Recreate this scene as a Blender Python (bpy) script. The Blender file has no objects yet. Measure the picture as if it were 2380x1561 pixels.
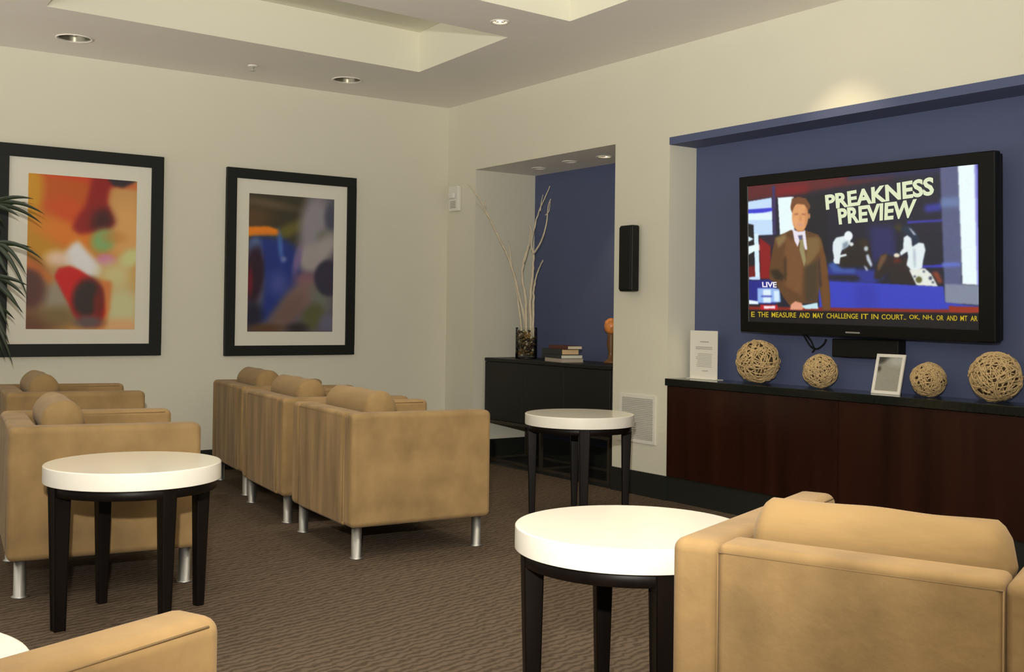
import bpy, bmesh, math, random
import numpy as np
from mathutils import Vector, Matrix
random.seed(7); rng = np.random.RandomState(5)
PI = math.pi
sc = bpy.context.scene
COL = sc.collection
# ------------------------------------------------------------------ camera
CR = Vector((0.81737, -0.57597, 0.01293)); CU = Vector((-0.01865, -0.00402, 0.99982)); CF = Vector((0.57582, 0.81746, 0.01402))
CP = Vector((-4.63847, -7.49702, 1.12)); FPX = 2557.2; CY = 693.7
cd = bpy.data.cameras.new('camera'); cam = bpy.data.objects.new('camera', cd); COL.objects.link(cam)
M = Matrix((CR, CU, -CF)).transposed().to_4x4(); M.translation = CP; cam.matrix_world = M
cd.sensor_width = 36; cd.lens = 36 * FPX / 2380; cd.shift_y = (693.7 - 780.5) / 2380; cd.clip_start = 0.02
sc.camera = cam
def at(u, v, ax, val):
    """point of the plane (axis ax = val) seen at photo position u, v"""
    d = CF * FPX + CR * (u - 1190) - CU * (v - CY)
    return CP + d * ((val - CP[ax]) / d[ax])
# ------------------------------------------------------------------ materials
def s2l(c):
    return tuple((x / 255 / 12.92) if x / 255 <= .04045 else ((x / 255 + .055) / 1.055) ** 2.4 for x in c)
def nodes(name):
    m = bpy.data.materials.new(name); m.use_nodes = True
    return m, m.node_tree, m.node_tree.nodes['Principled BSDF']
def mat(name, col, rough=.6, metal=0, noise=0, nscale=8, stretch=(1, 1, 1), bump=0, bscale=60, spec=.5, sheen=0, coat=0, detail=4, dist=0.002):
    m, t, b = nodes(name); N = t.nodes; L = t.links
    b.inputs['Roughness'].default_value = rough; b.inputs['Metallic'].default_value = metal
    b.inputs['Specular IOR Level'].default_value = spec
    if sheen: b.inputs['Sheen Weight'].default_value = sheen; b.inputs['Sheen Roughness'].default_value = .5
    if coat: b.inputs['Coat Weight'].default_value = coat; b.inputs['Coat Roughness'].default_value = .08
    b.inputs['Base Color'].default_value = (*col, 1)
    tc = N.new('ShaderNodeTexCoord'); mp = N.new('ShaderNodeMapping'); mp.inputs['Scale'].default_value = stretch
    L.new(tc.outputs['Object'], mp.inputs['Vector'])
    if noise:
        nz = N.new('ShaderNodeTexNoise'); nz.inputs['Scale'].default_value = nscale; nz.inputs['Detail'].default_value = detail
        L.new(mp.outputs[0], nz.inputs['Vector'])
        r = N.new('ShaderNodeValToRGB'); r.color_ramp.elements[0].position = .3; r.color_ramp.elements[1].position = .7
        r.color_ramp.elements[0].color = (*[c * (1 - noise) for c in col], 1); r.color_ramp.elements[1].color = (*[min(1, c * (1 + noise)) for c in col], 1)
        L.new(nz.outputs['Fac'], r.inputs[0]); L.new(r.outputs[0], b.inputs['Base Color'])
    if bump:
        nb = N.new('ShaderNodeTexNoise'); nb.inputs['Scale'].default_value = bscale; nb.inputs['Detail'].default_value = 3
        L.new(mp.outputs[0], nb.inputs['Vector'])
        bp = N.new('ShaderNodeBump'); bp.inputs['Strength'].default_value = bump; bp.inputs['Distance'].default_value = dist
        L.new(nb.outputs['Fac'], bp.inputs['Height']); L.new(bp.outputs[0], b.inputs['Normal'])
    return m
def emit(name, col, s):
    m = bpy.data.materials.new(name); m.use_nodes = True; t = m.node_tree; t.nodes.clear()
    e = t.nodes.new('ShaderNodeEmission'); o = t.nodes.new('ShaderNodeOutputMaterial')
    e.inputs[0].default_value = (*col, 1); e.inputs[1].default_value = s; t.links.new(e.outputs[0], o.inputs[0]); return m
WALL = mat('cream_wall_paint', (.69, .67, .55), .75, noise=.012, nscale=3, bump=.12, bscale=220)
CEIL = mat('ceiling_paint', (.82, .78, .71), .85, noise=.01, nscale=2)
RECESS = mat('recess_paint', (.76, .74, .61), .8)
BLUE = mat('blue_wall_paint', (.080, .100, .195), .7, noise=.02, nscale=3, bump=.1, bscale=220)
BLACKBASE = mat('black_baseboard_vinyl', (.013, .015, .012), .45)
NICHE_FLOOR = mat('dark_niche_floor', (.018, .019, .017), .35, noise=.2, nscale=14)
SUEDE = mat('tan_suede', (.283, .183, .079), .85, noise=.22, nscale=6.5, bump=.35, bscale=35, sheen=.08, spec=.2, detail=6, dist=.004)
SUEDE_STREAK = mat('tan_suede_streaked', (.275, .176, .072), .85, noise=.34, nscale=13, stretch=(1, 1, .16), bump=.3, bscale=30, sheen=.08, spec=.2, detail=5, dist=.004)
SUEDE_PIL = mat('tan_suede_pillow', (.285, .186, .079), .85, noise=.12, nscale=9, stretch=(1, .4, 1), bump=.6, bscale=14, sheen=.08, spec=.2, dist=.012)
CHROME = mat('brushed_steel', (.46, .46, .44), .45, 1)
WHITELAM = mat('white_laminate', (.86, .82, .70), .22, coat=.3)
EDGE = mat('white_edge_band', (.86, .83, .74), .35)
WENGE = mat('wenge_wood', (.0055, .0032, .0022), .45, noise=.35, nscale=10, stretch=(3, 3, .3), spec=.2)
BLACKWOOD = mat('black_console_lacquer', (.010, .0105, .008), .45, spec=.3, noise=.1, nscale=5)
BRONZE = mat('dark_bronze_frame', (.05, .042, .03), .4, .4)
FRAME = mat('black_picture_frame', (.009, .011, .010), .5, spec=.25)
MATB = mat('white_mat_board', (.74, .72, .62), .8)
PLASTIC = mat('black_gloss_plastic', (.0045, .0045, .004), .32, spec=.22)
SATIN = mat('black_satin', (.006, .006, .005), .5, spec=.25)
OFFWHITE = mat('offwhite_plastic', (.76, .74, .66), .5)
GREYM = mat('vent_grey_enamel', (.50, .49, .43), .5)
GREYD = mat('vent_dark_gap', (.30, .29, .25), .7)
GRANITE = mat('black_granite', (.010, .013, .011), .13, noise=.18, nscale=220, spec=.4)
PAPER = mat('white_paper', (.80, .78, .70), .6)
INK = mat('grey_ink', (.42, .41, .37), .8)
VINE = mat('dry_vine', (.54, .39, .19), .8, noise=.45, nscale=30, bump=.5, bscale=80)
VINED = mat('vine_gap_shade', (.075, .045, .018), .9, noise=.4, nscale=40)  # inner ball; the shade between the strands is put into its colour
BRANCH = mat('pale_peeled_branch', (.68, .60, .44), .6, noise=.12, nscale=20)
LEAF = mat('palm_leaf', (.012, .026, .006), .5, noise=.3, nscale=12)
STEM = mat('palm_stem', (.10, .12, .03), .6)
POT = mat('terracotta_pot', (.25, .14, .09), .7)
SOIL = mat('soil', (.03, .02, .012), .95)
RED = mat('dark_red_cloth_cover', (.10, .018, .012), .5)
NAVY = mat('black_cover', (.014, .015, .018), .5)
PG1 = mat('cream_pages', (.74, .66, .48), .8); PG2 = mat('tan_pages', (.72, .50, .27), .8); PG3 = mat('white_pages', (.72, .72, .58), .8); PG4 = mat('grey_pages', (.45, .38, .30), .8)
AMBER = mat('orange_glass', (.70, .25, .06), .3, noise=.4, nscale=25); BROWN = mat('brown_wood_stem', (.16, .07, .02), .4)
PEBBLE = mat('pebbles', (.16, .105, .045), .5, noise=.5, nscale=60)
DCONE = mat('darkened_reflector', (.16, .15, .11), .3, .8)  # chrome of the unlit fittings, its shade put into the colour
SEAM = mat('suede_seam_thread', (.225, .145, .062), .9)
LAMPON = emit('lit_lamp', (1.0, .80, .55), 6)
LAMPOFF = mat('unlit_lamp_glass', (.75, .72, .68), .2)
CONE = mat('polished_reflector', (.72, .68, .62), .07, 1)
# cabinet wood: dark cherry, vertical grain
CHERRY = mat('dark_cherry_veneer', (.021, .0055, .0026), .30, noise=.45, nscale=5, stretch=(1, 1.6, .12), spec=.35)
# glass vase
def glass():
    m, t, b = nodes('clear_vase_glass'); N = t.nodes
    tr = N.new('ShaderNodeBsdfTransparent'); tr.inputs[0].default_value = (.93, .95, .93, 1); gl = N.new('ShaderNodeBsdfGlossy'); gl.inputs['Roughness'].default_value = .03
    fr = N.new('ShaderNodeFresnel'); fr.inputs[0].default_value = 1.3; mx = N.new('ShaderNodeMixShader')
    t.links.new(fr.outputs[0], mx.inputs[0]); t.links.new(tr.outputs[0], mx.inputs[1]); t.links.new(gl.outputs[0], mx.inputs[2]); t.links.new(mx.outputs[0], N['Material Output'].inputs[0])
    return m
GLASS = glass()
def picture_mat(name, emission=None, rough=.35):
    m, t, b = nodes(name); a = t.nodes.new('ShaderNodeAttribute'); a.attribute_name = 'picture'
    if emission is None:
        t.links.new(a.outputs['Color'], b.inputs['Base Color']); b.inputs['Roughness'].default_value = rough
    else:
        b.inputs['Base Color'].default_value = (.01, .01, .01, 1); b.inputs['Roughness'].default_value = .25
        t.links.new(a.outputs['Color'], b.inputs['Emission Color']); b.inputs['Emission Strength'].default_value = emission
    return m
def carpet():
    m, t, b = nodes('brown_wave_carpet'); N = t.nodes; L = t.links
    b.inputs['Roughness'].default_value = .95; b.inputs['Specular IOR Level'].default_value = .1
    tc = N.new('ShaderNodeTexCoord'); mp = N.new('ShaderNodeMapping'); mp.inputs['Rotation'].default_value = (0, 0, math.radians(-12 ))
    L.new(tc.outputs['Object'], mp.inputs[0])
    w = N.new('ShaderNodeTexWave'); w.bands_direction = 'Y'; w.inputs['Scale'].default_value = 9.5; w.inputs['Distortion'].default_value = 5.5
    w.inputs['Detail'].default_value = 2; w.inputs['Detail Scale'].default_value = 2.2; L.new(mp.outputs[0], w.inputs[0])
    n = N.new('ShaderNodeTexNoise'); n.inputs['Scale'].default_value = 160; n.inputs['Detail'].default_value = 2; L.new(mp.outputs[0], n.inputs[0])
    mx = N.new('ShaderNodeMath'); mx.operation = 'MULTIPLY_ADD'; mx.inputs[1].default_value = .45; L.new(n.outputs['Fac'], mx.inputs[0]); L.new(w.outputs['Fac'], mx.inputs[2])
    r = N.new('ShaderNodeValToRGB'); r.color_ramp.elements[0].position = .1; r.color_ramp.elements[1].position = 1.2
    r.color_ramp.elements[0].color = (.060, .043, .029, 1); r.color_ramp.elements[1].color = (.124, .092, .064, 1)
    L.new(mx.outputs[0], r.inputs[0]); L.new(r.outputs[0], b.inputs['Base Color'])
    bp = N.new('ShaderNodeBump'); bp.inputs['Strength'].default_value = .4; bp.inputs['Distance'].default_value = .003
    L.new(mx.outputs[0], bp.inputs['Height']); L.new(bp.outputs[0], b.inputs['Normal'])
    return m
CARPET = carpet()
# ------------------------------------------------------------------ helpers
def tag(o, label=None, cat=None, group=None, kind=None):
    if label: o['label'] = label
    if cat: o['category'] = cat
    if group: o['group'] = group
    if kind: o['kind'] = kind
    return o
def empty(name, loc, rz=0, label=None, cat=None, group=None):
    o = bpy.data.objects.new(name, None); COL.objects.link(o); o.location = loc; o.rotation_euler = (0, 0, rz); o.empty_display_size = .1
    return tag(o, label, cat, group)
def obj(name, bm, m, parent=None, smooth=False, wn=False):
    me = bpy.data.meshes.new(name); bm.normal_update(); bm.to_mesh(me); bm.free()
    for x in (m if isinstance(m, (list, tuple)) else [m]): me.materials.append(x)
    if smooth or wn:
        for p in me.polygons: p.use_smooth = True
    o = bpy.data.objects.new(name, me); COL.objects.link(o)
    if parent is not None: o.parent = parent
    if wn:
        w = o.modifiers.new('wn', 'WEIGHTED_NORMAL'); w.keep_sharp = True
    return o
def box(bm, x0, x1, y0, y1, z0, z1, mi=0, bev=0, seg=3):
    r = bmesh.ops.create_cube(bm, size=1)
    for v in r['verts']:
        v.co = Vector((x0 + (v.co.x + .5) * (x1 - x0), y0 + (v.co.y + .5) * (y1 - y0), z0 + (v.co.z + .5) * (z1 - z0)))
    fs = set(f for v in r['verts'] for f in v.link_faces)
    for f in fs: f.material_index = mi
    if bev:
        es = list(set(e for v in r['verts'] for e in v.link_edges))
        bmesh.ops.bevel(bm, geom=es, offset=bev, segments=seg, profile=.5, affect='EDGES', clamp_overlap=True)
    return r['verts']
def quad(bm, pts, mi=0):
    f = bm.faces.new([bm.verts.new(p) for p in pts]); f.material_index = mi; return f
def lathe(bm, prof, seg=48, c=(0, 0, 0), mi=0, cap=True):
    rings = []
    for r, z in prof:
        rings.append([bm.verts.new((c[0] + r * math.cos(2 * PI * k / seg), c[1] + r * math.sin(2 * PI * k / seg), c[2] + z)) for k in range(seg)])
    for a, b in zip(rings, rings[1:]):
        for k in range(seg):
            f = bm.faces.new((a[k], a[(k + 1) % seg], b[(k + 1) % seg], b[k])); f.material_index = mi
    if cap:
        for rg, rev in ((rings[0], True), (rings[-1], False)):
            if prof[0 if rev else -1][0] > 1e-5:
                f = bm.faces.new(list(reversed(rg)) if rev else rg); f.material_index = mi
    return rings
def tube(bm, pts, rad, seg=8, mi=0, closed=False):
    pts = [Vector(p) for p in pts]; n = len(pts); rings = []
    rr = rad if isinstance(rad, (list, tuple)) else [rad] * n
    up = Vector((0, 0, 1)); prev = None
    for i, p in enumerate(pts):
        if closed: d = pts[(i + 1) % n] - pts[i - 1]
        else: d = pts[min(i + 1, n - 1)] - pts[max(i - 1, 0)]
        d.normalize()
        if prev is None:
            a = d.cross(up if abs(d.dot(up)) < .95 else Vector((1, 0, 0))).normalized()
        else: a = (prev - d * prev.dot(d)).normalized()
        prev = a; b = d.cross(a)
        rings.append([bm.verts.new(p + (a * math.cos(2 * PI * k / seg) + b * math.sin(2 * PI * k / seg)) * rr[i]) for k in range(seg)])
    m = n if closed else n - 1
    for i in range(m):
        A, B = rings[i], rings[(i + 1) % n]
        for k in range(seg):
            f = bm.faces.new((A[k], A[(k + 1) % seg], B[(k + 1) % seg], B[k])); f.material_index = mi
    if not closed:
        bm.faces.new(list(reversed(rings[0]))).material_index = mi; bm.faces.new(rings[-1]).material_index = mi
def smooth_pts(pts, k=4):
    pts = [Vector(p) for p in pts]; out = []
    for i in range(len(pts) - 1):
        p0, p1, p2, p3 = pts[max(i - 1, 0)], pts[i], pts[i + 1], pts[min(i + 2, len(pts) - 1)]
        for j in range(k):
            t = j / k
            out.append(.5 * ((2 * p1) + (p2 - p0) * t + (2 * p0 - 5 * p1 + 4 * p2 - p3) * t * t + (3 * p1 - p0 - 3 * p2 + p3) * t ** 3))
    out.append(pts[-1]); return out
def struct(name, bm, m, **k):
    o = obj(name, bm, m, **k); o['kind'] = 'structure'; return o
# ------------------------------------------------------------------ the room
H = 2.762; HN = 2.228; HB = 0.148
bm = bmesh.new(); quad(bm, [(-7.5, -10, 0), (.7, -10, 0), (.7, .1, 0), (-7.5, .1, 0)]); struct('floor', bm, CARPET)
bm = bmesh.new(); quad(bm, [(0, -2.056, .001), (.6, -2.056, .001), (.6, -.405, .001), (0, -.405, .001)]); struct('floor_niche', bm, NICHE_FLOOR)  # dark mottled floor inside the niche
bm = bmesh.new(); box(bm, -7.5, .0, 0, .12, 0, H + .4); struct('wall_back', bm, WALL)
# right wall (plane x = 0): pieces around the niche and the television alcove
NY0, NY1, ND = -2.056, -.405, .57
AY0, AY1, AD = -6.3, -2.565, .226; AZ = 2.165
def rwall(bm, y0, y1, z0, z1, x0=0, x1=.12): box(bm, x0, x1, y0, y1, z0, z1)
bm = bmesh.new()
rwall(bm, NY1, .12, 0, H + .4)                # between corner and niche
rwall(bm, NY0, NY1, HN + .002, H + .4)               # above niche
rwall(bm, AY1, NY0, 0, H + .4)                # column
rwall(bm, AY0, AY1, AZ + .02, H + .4)         # above alcove
rwall(bm, -10, AY0, 0, H + .4)
bmesh.ops.remove_doubles(bm, verts=bm.verts, dist=1e-5)
struct('wall_right', bm, WALL)
bm = bmesh.new()                              # niche side walls and ceiling edge
box(bm, .12, ND + .1, NY1, NY1 + .1, 0, HN + .4); box(bm, .12, ND + .1, NY0 - .1, NY0, 0, HN + .4); box(bm, .12, ND + .1, NY0, NY1, HN + .3, HN + .4)
struct('wall_niche_sides', bm, WALL)
bm = bmesh.new(); box(bm, ND, ND + .1, NY0 - .1, NY1 + .1, 0, HN + .1); struct('wall_niche_back', bm, BLUE)
bm = bmesh.new(); box(bm, .12, AD + .1, AY1, AY1 + .1, 0, AZ + .1)   # alcove return
struct('wall_alcove_side', bm, WALL)
bm = bmesh.new(); box(bm, AD, AD + .1, AY0, AY1 + .1, 0, AZ + .1); struct('wall_alcove_back', bm, BLUE)
bm = bmesh.new(); box(bm, -.004, AD, AY0, AY1, AZ, AZ + .045); struct('trim_1', bm, BLUE)   # blue header over the television alcove
for nm, a in (('baseboard_back', (-7.5, -.012, -.012, 0, 0, HB)), ('baseboard_right', (-.012, .006, AY1 - .006, NY0, 0, HB)), ('baseboard_corner', (-.012, 0, NY1, -.0, 0, HB)),
              ('baseboard_niche', (.0, ND, NY1 - .012, NY1, 0, HB)), ('baseboard_niche_back', (ND - .012, ND, NY0, NY1, 0, HB))):
    bm = bmesh.new(); box(bm, *a); struct(nm, bm, BLACKBASE)
# ceiling with two recesses and round holes for the downlights
def holed(bm, outer, holes, z, mi=0):
    es = []
    for loop in [outer] + holes:
        vs = [bm.verts.new((p[0], p[1], z)) for p in loop]
        es += [bm.edges.new((vs[i], vs[(i + 1) % len(vs)])) for i in range(len(vs))]
    bmesh.ops.triangle_fill(bm, edges=es, use_beauty=True, normal=(0, 0, -1))
def circ(c, r, n=28): return [(c[0] + r * math.cos(2 * PI * k / n), c[1] + r * math.sin(2 * PI * k / n)) for k in range(n)]
rec1 = [(-3.29, -1.146), (-.862, -1.000), (-.925, -2.150), (-3.36, -2.30)]
rec2 = [(-3.40, -2.80), (-.855, -2.655), (-.90, -4.10), (-3.45, -4.25)]
big = [((-2.99, -.500), .095), ((-1.135, -.462), .095)]
small = [((-1.160, -2.406), .042), ((-.35, -3.87), .055)]
bm = bmesh.new(); holed(bm, [(-7.5, -10), (.0, -10), (.0, 0), (-7.5, 0)], [rec1, rec2] + [circ(c, r) for c, r in big + small], H)
struct('ceiling', bm, CEIL)
RD = .27
for i, rc in enumerate((rec1, rec2)):
    bm = bmesh.new()
    for k in range(4):
        a, b = rc[k], rc[(k + 1) % 4]; quad(bm, [(*a, H), (*b, H), (*b, H + RD), (*a, H + RD)])
    quad(bm, [(*p, H + RD) for p in rc]); bmesh.ops.recalc_face_normals(bm, faces=bm.faces)
    struct('ceiling_recess' if i == 0 else 'ceiling_recess_near', bm, RECESS)
nl = [((.313, -.800), .045), ((.270, -1.234), .045), ((.296, -1.590), .045)]
bm = bmesh.new(); holed(bm, [(.0005, NY0), (ND + .05, NY0), (ND + .05, NY1), (.0005, NY1)], [circ(c, r) for c, r in nl], HN); struct('ceiling_niche', bm, CEIL)
# ------------------------------------------------------------------ downlights
def downlight(c, r, z, lit, label, group):
    o = empty('recessed_downlight', (c[0], c[1], z), 0, label, 'ceiling light', group)
    bm = bmesh.new(); lathe(bm, [(r, .004), (r + .012, 0), (r + .014, -.004), (r + .002, -.005), (r - .002, .004)], 36, cap=False); obj('trim_ring', bm, OFFWHITE if lit else CEIL, o, True)
    bm = bmesh.new(); lathe(bm, [(r * .99, 0), (r * .9, r * .5), (r * .72, r * 1.0), (r * .55, r * 1.3)], 36, cap=False); obj('reflector', bm, CONE if lit else DCONE, o, True)
    bm = bmesh.new()
    if lit: lathe(bm, [(r * .56, r * 1.28), (r * .74, r * .5), (r * .5, r * .2), (0.0001, r * .12)], 24, cap=False)
    else: lathe(bm, [(r * .6, r * 1.3), (r * .16, r * 1.28), (r * .16, r * .3), (r * .10, r * .16), (0.0001, r * .12)], 24, cap=False)
    obj('lamp', bm, LAMPON if lit else LAMPOFF, o, True)
    return o
downlight(*big[0], H, False, 'large unlit chrome downlight above the red and orange picture', 'large unlit ceiling downlights')
downlight(*big[1], H, False, 'large unlit chrome downlight above the blue abstract picture', 'large unlit ceiling downlights')
downlight(*small[0], H, True, 'small lit ceiling spotlight between the two ceiling recesses', 'small lit spotlights')
downlight(*small[1], H, True, 'lit ceiling spotlight nearest the television wall, casting the warm glow above the blue header', 'small lit spotlights')
for i, (c, r) in enumerate(nl):
    downlight(c, r, HN, i == 2, ['unlit niche spotlight nearest the left side wall, above the branches', 'unlit middle spotlight in the niche ceiling', 'glowing spotlight in the niche ceiling beside the pillar'][i], 'spotlights in the niche ceiling')
o = empty('sprinkler_head', (-1.843, -.475, H), 0, 'small white sprinkler head between the two large ceiling downlights', 'sprinkler')
bm = bmesh.new(); lathe(bm, [(.032, 0), (.03, -.006), (.012, -.008)], 24); obj('escutcheon', bm, CEIL, o, True)
bm = bmesh.new(); lathe(bm, [(.008, -.006), (.008, -.03), (.02, -.032), (.02, -.035)], 16); obj('deflector', bm, GREYM, o, True)
# ------------------------------------------------------------------ armchairs
def armchair(BR, a, W, D, label, group, streak=False, name='armchair', bz=.664):
    """BR: back corner on the occupant's right; the seat looks along +x of the thing"""
    Ht, zb, t = .662, .145, .105
    o = empty(name, (BR[0], BR[1], 0), a, label, 'armchair', group)
    fab = [SUEDE]
    bm = bmesh.new(); box(bm, 0, t, t * .98, W - t * .98, zb, Ht - .001, bev=.016, seg=4); obj('backrest', bm, SUEDE_STREAK if streak else SUEDE, o, wn=True)
    for y0 in (0, W - t):
        bm = bmesh.new(); box(bm, 0, D, y0, y0 + t, zb, Ht, bev=.027, seg=5)
        # a gentle crown along the top of the arm
        for v in bm.verts:
            if v.co.z > Ht - .03 and v.co.x > D - .03: v.co.z -= .006
        if streak:   # the end of the arm that shows on the rear face has the streaked cloth too
            for f in bm.faces:
                f.material_index = 1 if (f.calc_center_median().x < .004) else 0
        obj('armrest', bm, [SUEDE, SUEDE_STREAK] if streak else SUEDE, o, wn=True)
        # top seam piping
        bm = bmesh.new(); s = y0 + (t - .004 if y0 == 0 else .004)
        tube(bm, [(.03, s, Ht - .0185), (D - .03, s, Ht - .0185)], .0022, 6); obj('seam_piping', bm, SEAM, o, True)
    bm = bmesh.new(); tube(bm, [(.0012, t, Ht - .02), (.0012, W - t, Ht - .02)], .0018, 6)
    tube(bm, [(.0012, t, Ht - .02), (.0012, t, zb + .02)], .0016, 6); tube(bm, [(.0012, W - t, Ht - .02), (.0012, W - t, zb + .02)], .0016, 6)
    obj('back_seam', bm, SEAM, o, True)
    bm = bmesh.new(); box(bm, t * .95, D - .015, t * .98, W - t * .98, zb, .30, bev=.012, seg=3); obj('seat_base', bm, SUEDE, o, wn=True)
    bm = bmesh.new(); box(bm, t, D - .005, t + .003, W - t - .003, .30, .42, bev=.035, seg=5); obj('seat_cushion', bm, SUEDE, o, wn=True)
    # bolster lying against the top of the back
    bm = bmesh.new(); L = W - 2 * t - .01; n = 40; prof = []
    seg = 36
    rings = []
    for i in range(n + 1):
        s = i / n; e = min(s, 1 - s) * L
        r = .086 * (min(1, (e / .035)) ** .45 if e < .035 else 1) * (1 - .008 * math.cos(6 * PI * s))
        r = max(r, .002)
        rings.append([bm.verts.new((.205 + r * .95 * math.cos(2 * PI * k / seg) * (1 + .015 * math.sin(3 * k + 9 * s)), t + .005 + s * L, bz + r * math.sin(2 * PI * k / seg) * (1 + .02 * math.sin(11 * s + k)))) for k in range(seg)])
    for A, B in zip(rings, rings[1:]):
        for k in range(seg): bm.faces.new((A[k], B[k], B[(k + 1) % seg], A[(k + 1) % seg]))
    bm.faces.new(rings[0]); bm.faces.new(list(reversed(rings[-1])))
    obj('bolster_pillow', bm, SUEDE_PIL, o, True)
    bm = bmesh.new(); box(bm, t, .20, t + .004, W - t - .004, .42, .60, bev=.03, seg=4); obj('back_cushion', bm, SUEDE, o, wn=True)
    i = .052
    for x in (i, D - i):
        for y in (i, W - i):
            bm = bmesh.new(); lathe(bm, [(.031, 0), (.031, .006), (.0235, .010), (.0235, zb + .002)], 24, (x, y, 0)); obj('leg', bm, CHROME, o, True)
    return o
G1 = 'three tan armchairs in a row in the middle of the room'; G2 = 'two tan armchairs at the left'
armchair((-2.372, -3.045), math.radians(-4.3), .79, .725, 'tan suede armchair nearest in the middle row, beside the dark console', G1, True)
armchair((-2.288, -2.085), math.radians(-6.3), .79, .725, 'tan suede armchair in the centre of the middle row of three', G1, True)
armchair((-2.146, -1.145), math.radians(-7.3), .77, .725, 'tan suede armchair at the far end of the middle row, under the blue picture', G1, True)
armchair((-3.782, -2.96), math.radians(-8), .79, .725, 'tan suede armchair directly behind the left round table', G2)
armchair((-3.452, -1.114), math.radians(-6.2), .79, .725, 'tan suede armchair at the far left near the orange picture', G2)
armchair((-2.763, -6.505), .385, .745, .83, 'large tan suede armchair in the right foreground, seen from behind', None, bz=.645)
armchair((-4.425, -6.80), .42, .79, .75, 'tan suede armchair at bottom left with only one arm showing', None)
# ------------------------------------------------------------------ round tables
def round_table(x, y, ang, label):
    R, zt, th = .308, .565, .062
    o = empty('round_side_table', (x, y, 0), math.radians(ang), label, 'side table', 'round white-topped side tables')
    bm = bmesh.new()
    lathe(bm, [(.0001, zt), (R - .006, zt), (R - .002, zt - .001)], 96, mi=0, cap=False)
    lathe(bm, [(R - .002, zt - .001), (R, zt - .004), (R, zt - th + .002), (R - .003, zt - th), (.0001, zt - th)], 96, mi=1, cap=False)
    bmesh.ops.remove_doubles(bm, verts=bm.verts, dist=1e-5); bmesh.ops.recalc_face_normals(bm, faces=bm.faces)
    t = obj('tabletop', bm, [WHITELAM, EDGE], o, wn=True)
    bm = bmesh.new(); z1 = zt - th
    lathe(bm, [(R - .034, z1), (R - .016, z1), (R - .016, z1 - .034), (R - .034, z1 - .034), (R - .034, z1)], 80, cap=False)
    obj('apron', bm, WENGE, o, wn=True)
    for k in range(4):
        c, s = math.cos(k * PI / 2), math.sin(k * PI / 2)
        bm = bmesh.new()
        vs = box(bm, -1, 1, -1, 1, 0, 1)
        for v in bm.verts:
            top = v.co.z > .5
            w = .027 if top else .0165
            rr = (R - .016) if top else (R - .030)
            x_ = rr + .002 - (0 if v.co.x > 0 else 2 * w); y_ = w * v.co.y
            v.co = Vector((c * x_ - s * y_, s * x_ + c * y_, (z1 - .001) if top else 0))
        bmesh.ops.bevel(bm, geom=bm.edges[:], offset=.003, segments=2, affect='EDGES')
        obj('leg', bm, WENGE, o, wn=True)
    return o
round_table(-3.445, -3.425, 8, 'round white-topped side table at the left in front of a tan armchair')
round_table(-.733, -2.63, 57, 'farthest round white-topped side table, in front of the pillar with the vent')
round_table(-2.688, -5.29, 66, 'nearest round white-topped side table, beside the large foreground armchair')
round_table(-4.545, -5.56, 20, 'round white table cut off at the bottom left edge, behind the foreground arm')
# ------------------------------------------------------------------ painted pictures
def canvas(nx, ny): nx, ny = int(nx * 1.6), int(ny * 1.6); return np.zeros((ny, nx, 3)) , *np.meshgrid(np.linspace(0, 1, nx), np.linspace(0, 1, ny))
def blob(A, X, Y, c, rx, ry, ang, col, soft=.35, op=1):
    a = math.radians(ang); dx, dy = X - c[0], Y - c[1]
    u = (dx * math.cos(a) + dy * math.sin(a)) / rx; v = (-dx * math.sin(a) + dy * math.cos(a)) / ry
    d = np.sqrt(u * u + v * v); m = np.clip((1 + soft - d) / (2 * soft), 0, 1); m = m * m * (3 - 2 * m) * op
    A[:] = A * (1 - m[..., None]) + np.array(col) * m[..., None]
def pin(X, Y, poly):
    ins = np.zeros(X.shape, bool); n = len(poly)
    for i in range(n):
        x1, y1 = poly[i]; x2, y2 = poly[(i + 1) % n]
        if y1 == y2: continue
        c = ((y1 > Y) != (y2 > Y)) & (X < (x2 - x1) * (Y - y1) / (y2 - y1) + x1); ins ^= c
    return ins
SOFT = .9
def blur(a, s):
    if s <= 0: return a
    r = int(3 * s) + 1; k = np.exp(-np.arange(-r, r + 1) ** 2 / (2 * s * s)); k /= k.sum()
    for ax in (0, 1):
        p = [(0, 0)] * a.ndim; p[ax] = (r, r); b = np.pad(a, p, mode='edge')
        a = sum(k[i] * np.take(b, range(i, i + a.shape[ax]), axis=ax) for i in range(2 * r + 1))
    return a
def polyp(A, X, Y, poly, col, s=0, op=1):
    m = pin(X, Y, poly).astype(float); m = (blur(m, s * SOFT) if s else m) * op
    A[:] = A * (1 - m[..., None]) + np.array(col) * m[..., None]
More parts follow.
